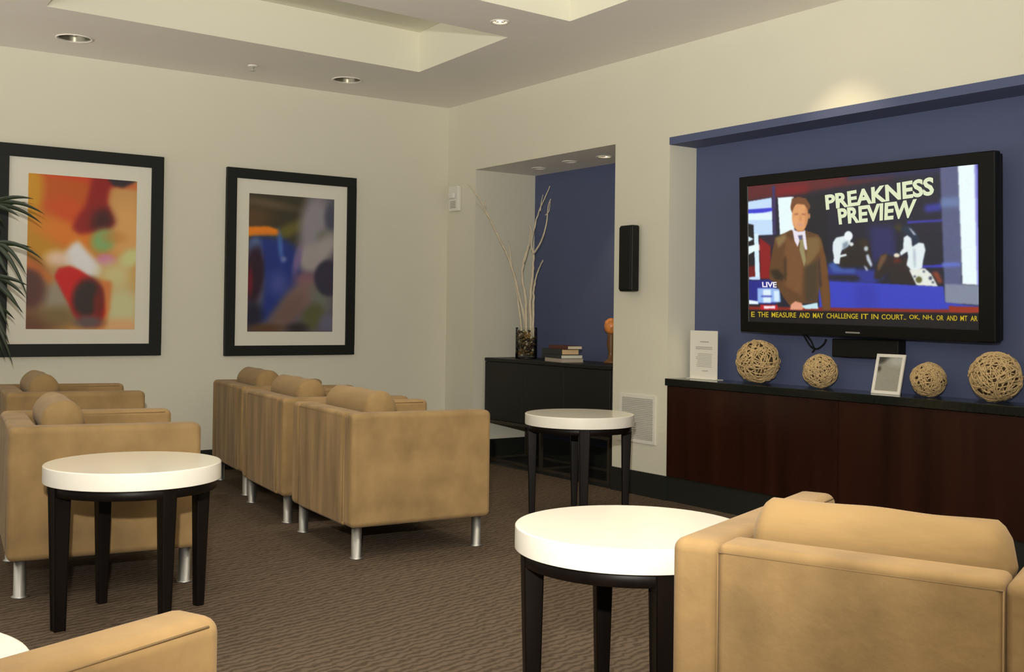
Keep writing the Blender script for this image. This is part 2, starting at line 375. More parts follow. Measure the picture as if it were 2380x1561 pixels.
def picture_mesh(name, A, corners, m, parent, gain=1.0):
    """A in sRGB 0-255, row 0 at the top; corners TL, TR, BR, BL"""
    ny, nx = A.shape[:2]; TL, TR, BR_, BL = [np.array(c) for c in corners]
    U, V = np.meshgrid(np.linspace(0, 1, nx), np.linspace(0, 1, ny)); U = U[..., None]; V = V[..., None]
    Pts = (TL * (1 - U) + TR * U) * (1 - V) + (BL * (1 - U) + BR_ * U) * V
    me = bpy.data.meshes.new(name); idx = np.arange(nx * ny).reshape(ny, nx)
    F = np.stack([idx[1:, :-1], idx[1:, 1:], idx[:-1, 1:], idx[:-1, :-1]], -1).reshape(-1, 4)
    me.from_pydata(Pts.reshape(-1, 3).tolist(), [], F.tolist())
    c = np.clip(A / 255, 0, 1); lin = np.where(c <= .04045, c / 12.92, ((c + .055) / 1.055) ** 2.4)
    lin = np.clip(lin * gain, 0, .95) if gain != 1 else lin
    at_ = me.color_attributes.new('picture', 'FLOAT_COLOR', 'POINT')
    at_.data.foreach_set('color', np.concatenate([lin.reshape(-1, 3), np.ones((nx * ny, 1))], 1).astype(np.float32).ravel())
    me.materials.append(m); o = bpy.data.objects.new(name, me); COL.objects.link(o)
    if parent is not None: o.parent = parent
    return o
PICM = picture_mat('abstract_print')
def framed(xl, xr, zb, zt, fw, al, ar, ab, atp, A, label):
    o = empty('framed_picture', ((xl + xr) / 2, 0, zb), 0, label, 'picture', 'two large framed abstract prints')
    ox = (xl + xr) / 2; L = lambda x: x - ox
    bm = bmesh.new(); y0, y1 = -.034, -.002
    z0, z1 = 0, zt - zb
    box(bm, L(xl), L(xr), y0, y1, 0, fw, bev=.003, seg=2); box(bm, L(xl), L(xr), y0, y1, z1 - fw, z1, bev=.003, seg=2)
    box(bm, L(xl), L(xl) + fw, y0 + .0004, y1, fw * .98, z1 - fw * .98); box(bm, L(xr) - fw, L(xr), y0 + .0004, y1, fw * .98, z1 - fw * .98)
    obj('frame', bm, FRAME, o)
    bm = bmesh.new(); box(bm, L(xl) + fw * .9, L(xr) - fw * .9, -.018, -.004, fw * .9, z1 - fw * .9); obj('mat_board', bm, MATB, o)
    y = -.0195
    picture_mesh('print', A, [(L(al), y, atp - zb), (L(ar), y, atp - zb), (L(ar), y, ab - zb), (L(al), y, ab - zb)], PICM, o, 1.12)
    return o
# orange and red print
A, X, Y = canvas(110, 160)
def z2(px, py):    # position in the print from the crop it was studied in
    u = (px - 168) / (828 - 168); top = 262 + u * 50; bot = 1208; return u, (py - top) / (bot - top)
A[:] = (196, 138, 66)
def B(px, py, rx, ry, ang, col, soft=.35, op=1): blob(A, X, Y, z2(px, py), rx, ry, ang, col, soft, op)
B(300, 380, .62, .30, 0, (186, 82, 10), .4); B(190, 380, .10, .30, 0, (196, 140, 18), .6); B(380, 540, .2, .14, 0, (200, 75, 18), .5)
B(230, 660, .22, .16, 0, (186, 132, 22), .5); B(420, 640, .3, .08, 10, (214, 120, 30), .6)
B(760, 470, .22, .26, 0, (196, 148, 88), .6); B(770, 620, .18, .2, 0, (215, 160, 95), .6)
B(480, 285, .5, .03, 4, (196, 60, 20), .8)
A_save = A
polyp(A, X, Y, [z2(*p) for p in [(545, 290), (700, 300), (650, 370), (640, 440), (665, 500), (690, 560), (655, 600), (480, 632), (430, 600), (455, 530), (510, 460), (530, 370)]], (138, 14, 14), 4)
polyp(A, X, Y, [z2(*p) for p in [(560, 500), (640, 470), (690, 555), (660, 595), (540, 605)]], (58, 20, 24), 7)
polyp(A, X, Y, [z2(*p) for p in [(640, 296), (830, 310), (740, 350), (680, 340)]], (38, 26, 40), 2.5)
B(620, 670, .11, .075, -10, (128, 168, 104), .5); B(790, 780, .11, .06, -20, (200, 205, 140), .6); B(640, 790, .09, .04, 0, (205, 130, 165), .6)
polyp(A, X, Y, [z2(*p) for p in [(350, 800), (430, 690), (470, 670), (520, 730), (620, 840), (600, 890), (520, 900), (440, 830)]], (222, 222, 226), 4)
B(340, 780, .1, .05, 0, (225, 195, 170), .8); B(700, 880, .16, .08, 0, (205, 195, 140), .8)
B(340, 1020, .2, .16, 0, (150, 140, 120), .7); B(190, 950, .14, .17, 0, (84, 48, 42), .5); B(200, 1170, .25, .07, 0, (98, 56, 34), .7); B(360, 1130, .2, .06, 0, (120, 100, 60), .9)
B(740, 1080, .2, .16, 0, (198, 196, 150), .6); B(740, 1190, .2, .05, 0, (214, 170, 120), .6)
polyp(A, X, Y, [z2(*p) for p in [(560, 900), (680, 920), (670, 1080), (640, 1208), (560, 1208)]], (205, 120, 60), 3)
polyp(A, X, Y, [z2(*p) for p in [(330, 890), (355, 840), (420, 828), (480, 850), (560, 900), (620, 960), (640, 1110), (600, 1190), (520, 1190), (455, 1130), (420, 1060)]], (196, 16, 16), 2.2)
B(530, 1020, .14, .125, -30, (46, 34, 34), .35); B(600, 1060, .05, .1, 0, (110, 30, 22), .6); B(540, 1165, .13, .04, 0, (96, 80, 82), .6)
polyp(A, X, Y, [z2(*p) for p in [(165, 780), (230, 810), (330, 900), (300, 940), (240, 860), (165, 830)]], (206, 106, 26), 5, .9)
B(690, 650, .10, .04, 0, (190, 130, 60), .8, .7)
A1 = blur(A, 1.0)
framed(-3.335, -2.283, .810, 2.155, .080, -3.139, -2.459, .985, 1.976, A1, 'black-framed red and orange abstract print on the cream wall')
# blue print
A, X, Y = canvas(100, 160)
def z2(px, py):
    u = (px - 300) / (905 - 300); top = 333 + u * 37; bot = 1293; return u, (py - top) / (bot - top)
A[:] = (92, 88, 98)
B(430, 430, .62, .28, 8, (54, 50, 34), .3); B(400, 400, .35, .03, 4, (92, 78, 58), .9); B(560, 600, .22, .05, -20, (98, 92, 40), .7); B(330, 500, .2, .08, 0, (84, 62, 34), .8)
B(760, 560, .17, .26, 15, (140, 136, 146), .5); B(880, 500, .07, .10, 0, (70, 74, 92), .6); B(850, 640, .1, .06, 0, (112, 112, 104), .7); B(830, 720, .2, .08, -30, (160, 155, 155), .6)
polyp(A, X, Y, [z2(*p) for p in [(300, 565), (440, 562), (505, 585), (515, 625), (300, 632)]], (232, 130, 22), 1.8)
polyp(A, X, Y, [z2(*p) for p in [(315, 650), (420, 632), (560, 650), (640, 720), (665, 860), (680, 960), (560, 1060), (480, 1160), (420, 1230), (370, 1210), (400, 1080), (410, 950), (370, 800), (330, 740)]], (30, 50, 128), 6)
B(350, 690, .06, .05, 0, (84, 112, 160), .8); B(520, 700, .1, .03, 80, (66, 100, 176), .8); B(545, 790, .03, .02, 0, (108, 120, 180), .9); B(510, 960, .1, .08, 0, (66, 78, 150), .9); B(390, 780, .02, .06, 0, (84, 112, 184), .9)
B(340, 900, .11, .21, 10, (44, 22, 40), .3); B(315, 950, .03, .1, 0, (104, 16, 36), .7); B(330, 1180, .12, .1, 0, (30, 28, 50), .6)
B(730, 780, .14, .10, 0, (160, 152, 154), .5); B(640, 800, .04, .1, 20, (120, 100, 150), .8); B(700, 930, .12, .05, 0, (128, 88, 108), .8); B(680, 1040, .2, .1, -20, (130, 104, 100), .7)
B(580, 1150, .22, .09, -30, (112, 88, 82), .7); B(430, 1270, .2, .03, 0, (88, 62, 40), .8)
B(810, 1060, .12, .08, 30, (108, 112, 104), .7); B(760, 1190, .13, .09, -20, (88, 90, 56), .5); B(650, 1270, .12, .04, 0, (48, 42, 42), .7); B(870, 1230, .1, .06, 0, (100, 100, 124), .7)
B(870, 920, .17, .135, 0, (52, 50, 68), .18)
A2 = blur(A, .8)
framed(-1.838, -.828, .800, 2.130, .072, -1.670, -1.006, .971, 1.957, A2, 'black-framed dark blue and grey abstract print near the room corner')
# ------------------------------------------------------------------ niche: console, vase, books, ornament
o = empty('console_cabinet', (0, 0, 0), 0, 'long black console cabinet on a thin metal frame in the niche', 'cabinet')
cx0, cx1, cy0, cy1, cz0, cz1 = .085, .50, -1.93, -.44, .315, .783
bm = bmesh.new(); box(bm, cx0 + .016, cx1, cy0, cy1, cz0, cz1 - .025, bev=.002, seg=1); obj('body', bm, BLACKWOOD, o)
bm = bmesh.new(); box(bm, cx0, cx1, cy0 - .004, cy1 + .004, cz1 - .025, cz1, bev=.003, seg=2); obj('top', bm, BLACKWOOD, o)
n = 3; w = (cy1 - cy0) / n
for k in range(n):
    d = obj('door', (lambda b: (box(b, cx0 + .001, cx0 + .016, cy0 + k * w + .002, cy0 + (k + 1) * w - .002, cz0 + .003, cz1 - .029, bev=.0015, seg=1), b)[1])(bmesh.new()), BLACKWOOD, o)
bm = bmesh.new()
box(bm, cx0, cx1, cy0, cy1, cz0 - .022, cz0)
obj('frame_rail', bm, BRONZE, o)
for y in (cy0 + .015, -1.16, cy1 - .015):
    for x in (cx0 + .012, cx1 - .02):
        bm = bmesh.new(); box(bm, x - .011, x + .011, y - .011, y + .011, .022, cz0 - .022); obj('leg', bm, BRONZE, o)
bm = bmesh.new()
for x in (cx0 + .012, cx1 - .02): box(bm, x - .011, x + .011, cy0, cy1, .002, .022)
for y in (cy0 + .015, -1.16, cy1 - .015): box(bm, cx0 + .023, cx1 - .031, y - .011, y + .011, .0025, .0215)
obj('floor_rail', bm, BRONZE, o)
VZ = cz1 + .0005; vx, vy = .30, -.683
o = empty('glass_vase', (vx, vy, VZ), 0, 'clear glass vase filled with brown pebbles on the console', 'vase')
bm = bmesh.new(); r = .083; h = .235
lathe(bm, [(.0001, 0), (r - .004, 0), (r, .004), (r, h)], 40, cap=False); obj('glass_body', bm, GLASS, o, True)
bm = bmesh.new()
for k in range(230):
    a = random.random() * 2 * PI; q = (.086 - .016) * math.sqrt(random.random()); z = .024 + random.random() * .185; s = random.uniform(.010, .015)
    r_ = bmesh.ops.create_icosphere(bm, subdivisions=1, radius=s); mi = random.choice([0, 0, 0, 1, 1, 2, 3])
    for v in r_['verts']: v.co = Vector((v.co.x * 1.0 + q * math.cos(a), v.co.y + q * math.sin(a), v.co.z * .8 + z))
    for f in set(f for v in r_['verts'] for f in v.link_faces): f.material_index = mi
PB2 = mat('amber_pebble', (.30, .17, .05), .4); PB3 = mat('pale_pebble', (.48, .40, .28), .5); PB4 = mat('dark_pebble', (.035, .024, .014), .4)
pb = obj('pebble_filling', bm, [PEBBLE, PB4, PB2, PB3], o, True); pb['kind'] = 'stuff'
def br(pl): return [at(u, v, 0, x) for u, v, x in pl]
bz = VZ + .03
def branch(pts, r0, r1, twigs, label):
    P = smooth_pts(pts, 5); n = len(P)
    P = [p + Vector((random.gauss(0, .0025), random.gauss(0, .0025), 0)) if 0 < i < n - 1 else p for i, p in enumerate(P)]
    base = P[0].copy(); bm = bmesh.new()
    tube(bm, [p - base for p in P], [r0 + (r1 - r0) * i / (n - 1) for i in range(n)], 7)
    for tp, ra, rb in twigs:
        T = smooth_pts(tp, 4); m_ = len(T); tube(bm, [p - base for p in T], [ra + (rb - ra) * i / (m_ - 1) for i in range(m_)], 6)
    b = obj('decorative_branch', bm, BRANCH, None, True); b.location = base
    return tag(b, label, 'branch', 'pale branches standing in the glass vase')
branch([Vector((.315, -.69, VZ + .16))] + br([(1210, 700, .28), (1190, 620, .22), (1165, 563, .13), (1140, 512, .04), (1118, 468, -.05), (1088, 425, -.15)]), .011, .004,
       [(br([(1140, 512, .04), (1122, 485, .0), (1108, 470, -.04)]), .0045, .002), (br([(1130, 490, .0), (1128, 465, -.02)]), .004, .002)], 'pale branch leaning far left out of the vase toward the wall')
branch([Vector((.275, -.66, VZ + .16))] + br([(1205, 700, .29), (1196, 655, .27), (1188, 600, .25), (1182, 560, .24)]), .010, .003, [], 'short pale branch just right of the far-leaning one')
branch([Vector((.30, -.68, VZ + .12))] + br([(1222, 700, .30), (1214, 640, .30), (1222, 590, .30), (1234, 555, .30), (1232, 520, .30)]), .012, .005,
       [(br([(1219, 610, .3), (1228, 575, .29), (1233, 535, .28)]), .007, .003)], 'thick pale branch forming the middle of the bunch')
branch([Vector((.335, -.695, VZ + .12))] + br([(1232, 700, .32), (1238, 640, .32), (1240, 600, .32), (1236, 560, .32), (1244, 520, .32), (1262, 470, .32), (1278, 432, .32)]), .013, .003,
       [(br([(1240, 590, .32), (1258, 560, .31), (1270, 520, .31), (1274, 480, .31), (1280, 462, .31)]), .008, .003), (br([(1268, 500, .31), (1276, 490, .31), (1279, 468, .31)]), .005, .002), (br([(1256, 490, .32), (1258, 470, .32), (1262, 452, .32)]), .005, .002)],
       'tallest pale forked branch in front of the blue niche wall')
branch([Vector((.335, -.725, VZ + .16))] + br([(1240, 700, .33), (1243, 660, .33), (1250, 630, .33), (1262, 604, .33)]), .010, .004, [], 'short pale branch on the right side of the bunch')
# books
def book(x, y, z, L, Wd, T, rz, cover, pages, label):
    o = empty('book', (x, y, z), rz, label, 'book', 'stack of books on the black console')
    bm = bmesh.new(); box(bm, .002, Wd, .002, L - .002, .0025, T - .0025); obj('pages', bm, pages, o)
    bm = bmesh.new(); box(bm, -.002, Wd + .003, L - .001, L + .0015, 0, T); box(bm, -.002, Wd + .003, 0, L, 0, .0022); box(bm, -.002, Wd + .003, 0, L, T - .0022, T); box(bm, -.0035, -.0005, 0, L, 0, T); obj('cover', bm, cover, o)
    return o
rz = math.radians(-12)
zz = cz1 + .0005
for (T, x, y, cv, pg, lb, LL, WW) in ((.026, .112, -1.368, PG4, PG4, 'thin grey book at the bottom of the stack', .27, .17), (.026, .112, -1.366, NAVY, PG3, 'white-paged dark book second from the bottom of the stack', .33, .165),
                              (.038, .130, -1.350, NAVY, PG2, 'thick tan-paged dark book below the top one', .33, .13), (.024, .165, -1.372, RED, PG1, 'dark red book on top of the stack', .31, .11)):
    book(x, y, zz, LL, WW, T, rz, cv, pg, lb); zz += T + .0006
# dark bowl-like book leaning group left of it
o = empty('orange_ornament', (.40, -1.562, cz1 + .0005), 0, 'small orange round-topped ornament on a brown stem beside the pillar', 'ornament')
bm = bmesh.new(); lathe(bm, [(.05, 0), (.05, .012), (.022, .03), (.018, .08), (.03, .13), (.024, .19), (.028, .21)], 28); obj('stem', bm, BROWN, o, True)
bm = bmesh.new(); lathe(bm, [(.018, .205), (.045, .225), (.050, .262), (.043, .296), (.02, .315), (.001, .318)], 28); obj('round_top', bm, AMBER, o, True)
# ------------------------------------------------------------------ wall devices
o = empty('alarm_strobe', (0, -.135, 1.925), 0, 'small white wall alarm device beside the room corner', 'alarm')
bm = bmesh.new(); box(bm, -.035, -.0005, -.07, .07, 0, .20, bev=.008, seg=3); obj('housing', bm, OFFWHITE, o, wn=True)
bm = bmesh.new(); box(bm, -.056, -.034, -.04, .045, .10, .145, bev=.01, seg=3); obj('strobe_lens', bm, LAMPOFF, o, wn=True)
bm = bmesh.new()
for k in range(5): box(bm, -.0365, -.0345, -.04, .04, .025 + k * .012, .030 + k * .012)
obj('sounder_slots', bm, GREYD, o)
o = empty('wall_speaker', (0, -2.262, 1.272), 0, 'slim tall black loudspeaker on the cream pillar', 'loudspeaker')
bm = bmesh.new(); box(bm, -.085, -.02, -.062, .062, 0, .415, bev=.012, seg=3); obj('cabinet', bm, SATIN, o, wn=True)
bm = bmesh.new(); box(bm, -.092, -.0855, -.054, .054, .012, .403, bev=.004, seg=2); obj('grille', bm, SATIN, o, wn=True)
bm = bmesh.new(); box(bm, -.02, -.0005, -.03, .03, .15, .27); obj('bracket', bm, SATIN, o)
o = empty('wall_vent', (0, -2.30, .325), 0, 'pale louvred return-air grille low on the cream pillar', 'vent')
bm = bmesh.new(); w_, h_ = .168, .30
box(bm, -.008, -.0005, -w_, w_, 0, .022); box(bm, -.008, -.0005, -w_, w_, h_ - .022, h_); box(bm, -.008, -.0005, -w_, -w_ + .022, .022, h_ - .022); box(bm, -.008, -.0005, w_ - .022, w_, .022, h_ - .022); obj('vent_frame', bm, OFFWHITE, o)
bm = bmesh.new(); box(bm, -.002, -.0005, -w_ + .022, w_ - .022, .022, h_ - .022); obj('backing', bm, GREYD, o)
bm = bmesh.new()
nl_ = 22
for k in range(nl_):
    z = .024 + (h_ - .048) * k / nl_
    quad(bm, [(-.0078, -w_ + .022, z), (-.0078, w_ - .022, z), (-.0022, w_ - .022, z + .0125), (-.0022, -w_ + .022, z + .0125)])
obj('louvres', bm, GREYM, o)
# ------------------------------------------------------------------ media cabinet and worktop
WT = .742
o = empty('media_cabinet', (0, AY1, 0), 0, 'long dark cherry-red built-in cabinet under the television', 'cabinet')
def cb(name, x0, x1, y0, y1, z0, z1, m, bev=0):
    bm = bmesh.new(); box(bm, x0, x1, y0 - AY1, y1 - AY1, z0, z1, bev=bev, seg=2); return obj(name, bm, m, o)
cb('carcass', .014, AD - .002, AY0 + .002, AY1 - .004, HB, WT - .044, CHERRY)
ys = [AY1 - .004, -3.842, -5.10, AY0 + .002]
for a, b in zip(ys, ys[1:]): cb('door', -.006, .0135, b + .0015, a - .0015, HB + .002, WT - .046, CHERRY, .001)
cb('toe_kick', .004, .02, AY0 + .002, AY1 - .006, 0, HB, BLACKBASE)
bm = bmesh.new(); box(bm, -.022, AD - .001, AY0 + .002, AY1 + .0, WT - .043, WT, bev=.003, seg=2)
tag(obj('worktop', bm, GRANITE), 'polished black stone worktop running along the top of the cherry cabinet', 'worktop')
# ------------------------------------------------------------------ vine balls
def vine_ball_mesh(seed):
    rs = random.Random(seed); bm = bmesh.new()
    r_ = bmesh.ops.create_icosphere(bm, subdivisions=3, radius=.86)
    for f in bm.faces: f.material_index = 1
    for k in range(170):
        ax = Vector((rs.gauss(0, 1), rs.gauss(0, 1), rs.gauss(0, 1))).normalized(); off = rs.uniform(-.9, .9)
        R = math.sqrt(1 - off * off) * rs.uniform(.90, .965); a = ax.orthogonal().normalized(); b = ax.cross(a); ph = rs.random() * 6.28; wob = rs.uniform(.03, .10)
        st = rs.random() * 6.28; span = rs.uniform(.7, 4.5); closed = span > 5.6; N_ = 26
        pts = []
        for i in range(N_):
            t = st + (2 * PI if closed else span) * i / (N_ if closed else N_ - 1)
            p = ax * (off * .93 + wob * math.sin(3 * t + ph)) + a * math.cos(t) * R + b * math.sin(t) * R
            p = p.normalized() * min(1.0, p.length if p.length > .88 else .88 + .03 * math.sin(5 * t))
            pts.append(p)
        tube(bm, pts, .028, 5, 0, closed)
    for v in bm.verts: v.co *= 1 / 1.03
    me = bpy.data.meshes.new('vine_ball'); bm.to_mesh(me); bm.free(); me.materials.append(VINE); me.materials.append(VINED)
    for p in me.polygons: p.use_smooth = True
    return me
vb = [vine_ball_mesh(3), vine_ball_mesh(9)]
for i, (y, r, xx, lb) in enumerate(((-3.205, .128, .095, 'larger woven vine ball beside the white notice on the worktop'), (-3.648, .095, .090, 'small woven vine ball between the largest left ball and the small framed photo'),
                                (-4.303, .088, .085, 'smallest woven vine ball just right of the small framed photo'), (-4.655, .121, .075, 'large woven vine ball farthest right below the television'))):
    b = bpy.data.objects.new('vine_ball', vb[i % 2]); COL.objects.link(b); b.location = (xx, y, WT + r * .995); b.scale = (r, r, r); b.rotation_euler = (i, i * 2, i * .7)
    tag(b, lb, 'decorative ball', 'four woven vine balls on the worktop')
# notice in an upright holder
o = empty('notice_stand', (.135, -2.735, WT + .0005), math.radians(-2), 'upright white notice with grey printed lines at the left end of the worktop', 'sign')
bm = bmesh.new(); box(bm, -.001, .003, -.118, .118, .003, .292); obj('sheet', bm, PAPER, o)
bm = bmesh.new(); box(bm, -.03, .05, -.118, .118, 0, .003); obj('base', bm, OFFWHITE, o)
bm = bmesh.new(); rs = random.Random(2)
def ln(z, y0, y1, t): quad(bm, [(-.0016, y1, z), (-.0016, y0, z), (-.0016, y0, z + t), (-.0016, y1, z + t)])
ln(.222, -.045, .03, .006)
for z in (.180, .190): ln(z, -.075, .068, .005)
for k in range(9): ln(.150 - k * .0095, -.072, .068 - rs.random() * .02, .0034)
ln(.048, -.04, .01, .005)
obj('printed_lines', bm, INK, o)
# small framed photo leaning back
o = empty('photo_frame', (.085, -4.055, WT + .001), 0, 'small white-framed grey photograph leaning on the worktop below the television', 'photo frame')
tilt = Matrix.Rotation(math.radians(14), 4, 'Y') @ Matrix.Rotation(0, 4, 'X')
def lean(bm):
    for v in bm.verts: v.co = tilt @ v.co
    return bm
w_, h_, f_ = .084, .205, .016
bm = bmesh.new()
box(bm, 0, .008, -w_, w_, 0, f_); box(bm, 0, .008, -w_, w_, h_ - f_, h_); box(bm, 0, .008, -w_, -w_ + f_, f_, h_ - f_); box(bm, 0, .008, w_ - f_, w_, f_, h_ - f_)
obj('frame', lean(bm), OFFWHITE, o)
A, X, Y = canvas(40, 60); A[:] = (150, 148, 136)
blob(A, X, Y, (.15, .05), .4, .12, -20, (62, 60, 54), .6); blob(A, X, Y, (.06, .35), .08, .08, 0, (70, 66, 58), .7); blob(A, X, Y, (.8, .1), .4, .15, 0, (178, 180, 170), .7)
A += rng.normal(0, 6, A.shape[:2])[..., None]; A = blur(A, .7)
c4 = [tilt @ Vector(p) for p in ((.004, w_ - f_, h_ - f_), (.004, -w_ + f_, h_ - f_), (.004, -w_ + f_, f_), (.004, w_ - f_, f_))]
picture_mesh('photograph', A, c4, PICM, o)
bm = bmesh.new(); box(bm, .0085, .0095, -w_ + .004, w_ - .004, .004, h_ - .004); obj('backing', lean(bm), SATIN, o)
bm = bmesh.new(); box(bm, .0, .004, -.02, .02, 0, .14)
rt = Matrix.Translation((.046, 0, .130)) @ Matrix.Rotation(math.radians(-16), 4, 'Y') @ Matrix.Translation((0, 0, -.135))
for v in bm.verts: v.co = rt @ v.co
obj('easel_leg', bm, SATIN, o)
# ------------------------------------------------------------------ television
TLc = Vector((.052, -3.068, 1.921)); TRc = Vector((.052, -4.650, 1.899)); BLc = Vector((.090, -3.084, 1.037)); BRc = Vector((.090, -4.652, 1.013))
ctr = (TLc + TRc + BLc + BRc) / 4
ey = ((TLc + BLc) / 2 - (TRc + BRc) / 2); TW = ey.length; ey.normalize()      # towards the left of the picture
ez = ((TLc + TRc) / 2 - (BLc + BRc) / 2); TH = ez.length; ez = (ez - ey * ez.dot(ey)).normalized()
ex = ey.cross(ez)                                                               # into the wall
tv = empty('television', ctr, 0, 'large wide black flat-screen television on the blue alcove wall', 'television')
def T(u, v, w): return ey * (-u) + ez * v + ex * w        # u right, v up, w into the wall, from the centre of the front
def tbox(bm, u0, u1, v0, v1, w0, w1, mi=0, bev=0):
    b2 = bmesh.new(); box(b2, u0, u1, v0, v1, w0, w1, mi, bev, 3)
    me = bpy.data.meshes.new('t'); b2.to_mesh(me); b2.free()
    me.transform(Matrix(((-ey.x, ez.x, ex.x, 0), (-ey.y, ez.y, ex.y, 0), (-ey.z, ez.z, ex.z, 0), (0, 0, 0, 1)))); me.flip_normals() if False else None
    bm.from_mesh(me); bpy.data.meshes.remove(me)
# screen rectangle from its corners on the front plane
def onplane(u, v, w=0):
    d = CF * FPX + CR * (u - 1190) - CU * (v - CY); p0 = ctr + ex * w
    t = (p0 - CP).dot(ex) / d.dot(ex); p = CP + d * t - p0
    return -p.dot(ey), p.dot(ez)
SW0, SV1 = onplane(1735, 434); _, SV0 = onplane(1743, 737); SW1, _ = onplane(2272, 380)
c_ = [onplane(*p) for p in ((1734, 434), (2270, 381), (2276, 768), (1744, 745))]
su0 = (c_[0][0] + c_[3][0]) / 2; su1 = (c_[1][0] + c_[2][0]) / 2; sv1 = (c_[0][1] + c_[1][1]) / 2; sv0 = (c_[2][1] + c_[3][1]) / 2
bm = bmesh.new(); hw, hh = TW / 2, TH / 2
tbox(bm, -hw, su0, -hh, hh, 0, .05, bev=.008); tbox(bm, su1, hw, -hh, hh, 0, .05, bev=.008)
tbox(bm, su0 - .01, su1 + .01, sv1, hh, .0005, .05, bev=.004); tbox(bm, su0 - .01, su1 + .01, -hh, sv0, .0005, .05, bev=.004)
bmesh.ops.recalc_face_normals(bm, faces=bm.faces); obj('bezel', bm, PLASTIC, tv)
bm = bmesh.new(); tbox(bm, -hw + .01, hw - .01, -hh + .01, hh - .01, .051, .085, bev=.006); bmesh.ops.recalc_face_normals(bm, faces=bm.faces); obj('rear_housing', bm, SATIN, tv)
# --- the picture on the screen, drawn in photo positions
NX, NY = 640, 380; SOFT = .85
A = np.zeros((NY, NX, 3))
U, V = np.meshgrid(np.linspace(0, 1, NX), np.linspace(0, 1, NY))
W3 = np.array([list(ctr)]) ; 
uu = su0 + (su1 - su0) * U; vv = sv1 + (sv0 - sv1) * V
Pw = np.array(ctr) + uu[..., None] * np.array(-ey) + vv[..., None] * np.array(ez) + .004 * np.array(ex)
Q = Pw - np.array(CP); zc = Q @ np.array(CF); X = 1190 + FPX * (Q @ np.array(CR)) / zc; Y = CY - FPX * (Q @ np.array(CU)) / zc
def q1(p): return (1680 + p[0] / 3.1214, 320 + p[1] / 3.1214)    # from the television crop
def q4(p): return (1740 + p[0] / 4.877, 420 + p[1] / 4.877)      # from the presenter crop
def q5(p): return (1880 + p[0] / 5.2024, 400 + p[1] / 5.2024)    # from the horses crop
def D1(pl, col, s=1.0, op=1): polyp(A, X, Y, [q1(p) for p in pl], col, s, op)
def D4(pl, col, s=1.0, op=1): polyp(A, X, Y, [q4(p) for p in pl], col, s, op)
def D5(pl, col, s=1.0, op=1): polyp(A, X, Y, [q5(p) for p in pl], col, s, op)
A[:] = (28, 30, 46)
D1([(100, 200), (1600, 100), (1600, 700), (100, 700)], (30, 30, 48))
D1([(160, 330), (640, 300), (1250, 240), (1250, 290), (700, 380), (160, 460)], (92, 34, 40), 5)          # dark red band
D1([(380, 350), (620, 330), (620, 400), (380, 430)], (122, 24, 34), 8)
D1([(900, 250), (1600, 170), (1600, 260), (900, 310)], (36, 38, 74), 6)
D1([(600, 420), (760, 400), (760, 1040), (600, 700)], (26, 28, 36), 4)
D1([(1060, 640), (1240, 640), (1260, 900), (1080, 900)], (44, 44, 112), 9, .7)
D1([(1460, 490), (1590, 470), (1590, 530), (1470, 540)], (52, 56, 150), 5)
D1([(1340, 605), (1600, 590), (1600, 605), (1340, 622)], (60, 60, 176), 2); D1([(1420, 925), (1600, 922), (1600, 938), (1420, 940)], (60, 62, 200), 2)
D1([(560, 930), (1110, 960), (1180, 1000), (1100, 1060), (780, 1050)], (44, 52, 140), 5)
# right side panels
D1([(1575, 205), (1720, 190), (1735, 1210), (1612, 1200)], (86, 92, 128), 2); D1([(1580, 440), (1720, 430), (1720, 500), (1585, 505)], (104, 122, 166), 5); D1([(1590, 905), (1725, 905), (1725, 935), (1592, 938)], (92, 110, 196), 3)
D1([(1610, 1060), (1860, 1070), (1860, 1215), (1612, 1195)], (128, 136, 156), 2)
D1([(1705, 190), (1845, 180), (1862, 1068), (1738, 1062)], (236, 250, 252), 1.6); D1([(1825, 180), (1870, 180), (1880, 1075), (1845, 1070)], (70, 60, 190), 2, .6)
# blue desk
D1([(770, 1040), (1600, 1078), (1612, 1195), (1860, 1222), (1860, 1250), (1640, 1258), (700, 1250), (690, 1040)], (54, 64, 186), 1.2)
D1([(960, 1060), (1120, 1070), (1120, 1240), (960, 1235)], (46, 52, 160), 9, .6)
D1([(1640, 1220), (1870, 1228), (1870, 1272), (1640, 1268)], (150, 46, 28), 1.5); D1([(180, 1222), (1640, 1245), (1640, 1272), (180, 1250)], (128, 38, 30), 1.5)
# left graphics
D1([(170, 600), (240, 600), (300, 1040), (180, 1040)], (24, 26, 34), 2); D1([(180, 930), (250, 930), (250, 1020), (180, 1020)], (110, 22, 26), 3)
D4([(-30, 240), (260, 190), (275, 610), (60, 620), (55, 500), (-30, 480)], (196, 222, 250), 1.5); D4([(-30, 325), (270, 305), (270, 340), (150, 365), (-30, 370)], (58, 62, 206), 1.4)
D4([(-30, 380), (265, 360), (265, 440), (-30, 445)], (226, 246, 252), 2); D4([(60, 600), (110, 600), (130, 1120), (75, 1110)], (214, 238, 250), 1.3); D4([(5, 1090), (130, 1085), (130, 1125), (5, 1120)], (196, 222, 250), 1.2)
D4([(-20, 620), (55, 660), (-20, 700)], (220, 240, 250), 1.3); D4([(-20, 745), (110, 715), (190, 775), (60, 800), (-20, 850)], (232, 248, 250), 1.3)
D4([(265, 60), (300, 50), (310, 610), (280, 610)], (60, 48, 96), 2); D4([(110, 640), (330, 625), (300, 720), (260, 760)], (48, 34, 50), 2)
D4([(120, 640), (250, 740), (250, 1110), (135, 1110)], (138, 22, 30), 2.2)
D4([(-30, 1130), (260, 1120), (330, 1330), (300, 1400), (-30, 1380)], (34, 38, 132), 2); D4([(-30, 1345), (110, 1365), (110, 1400), (-30, 1395)], (232, 246, 252), 1.2)
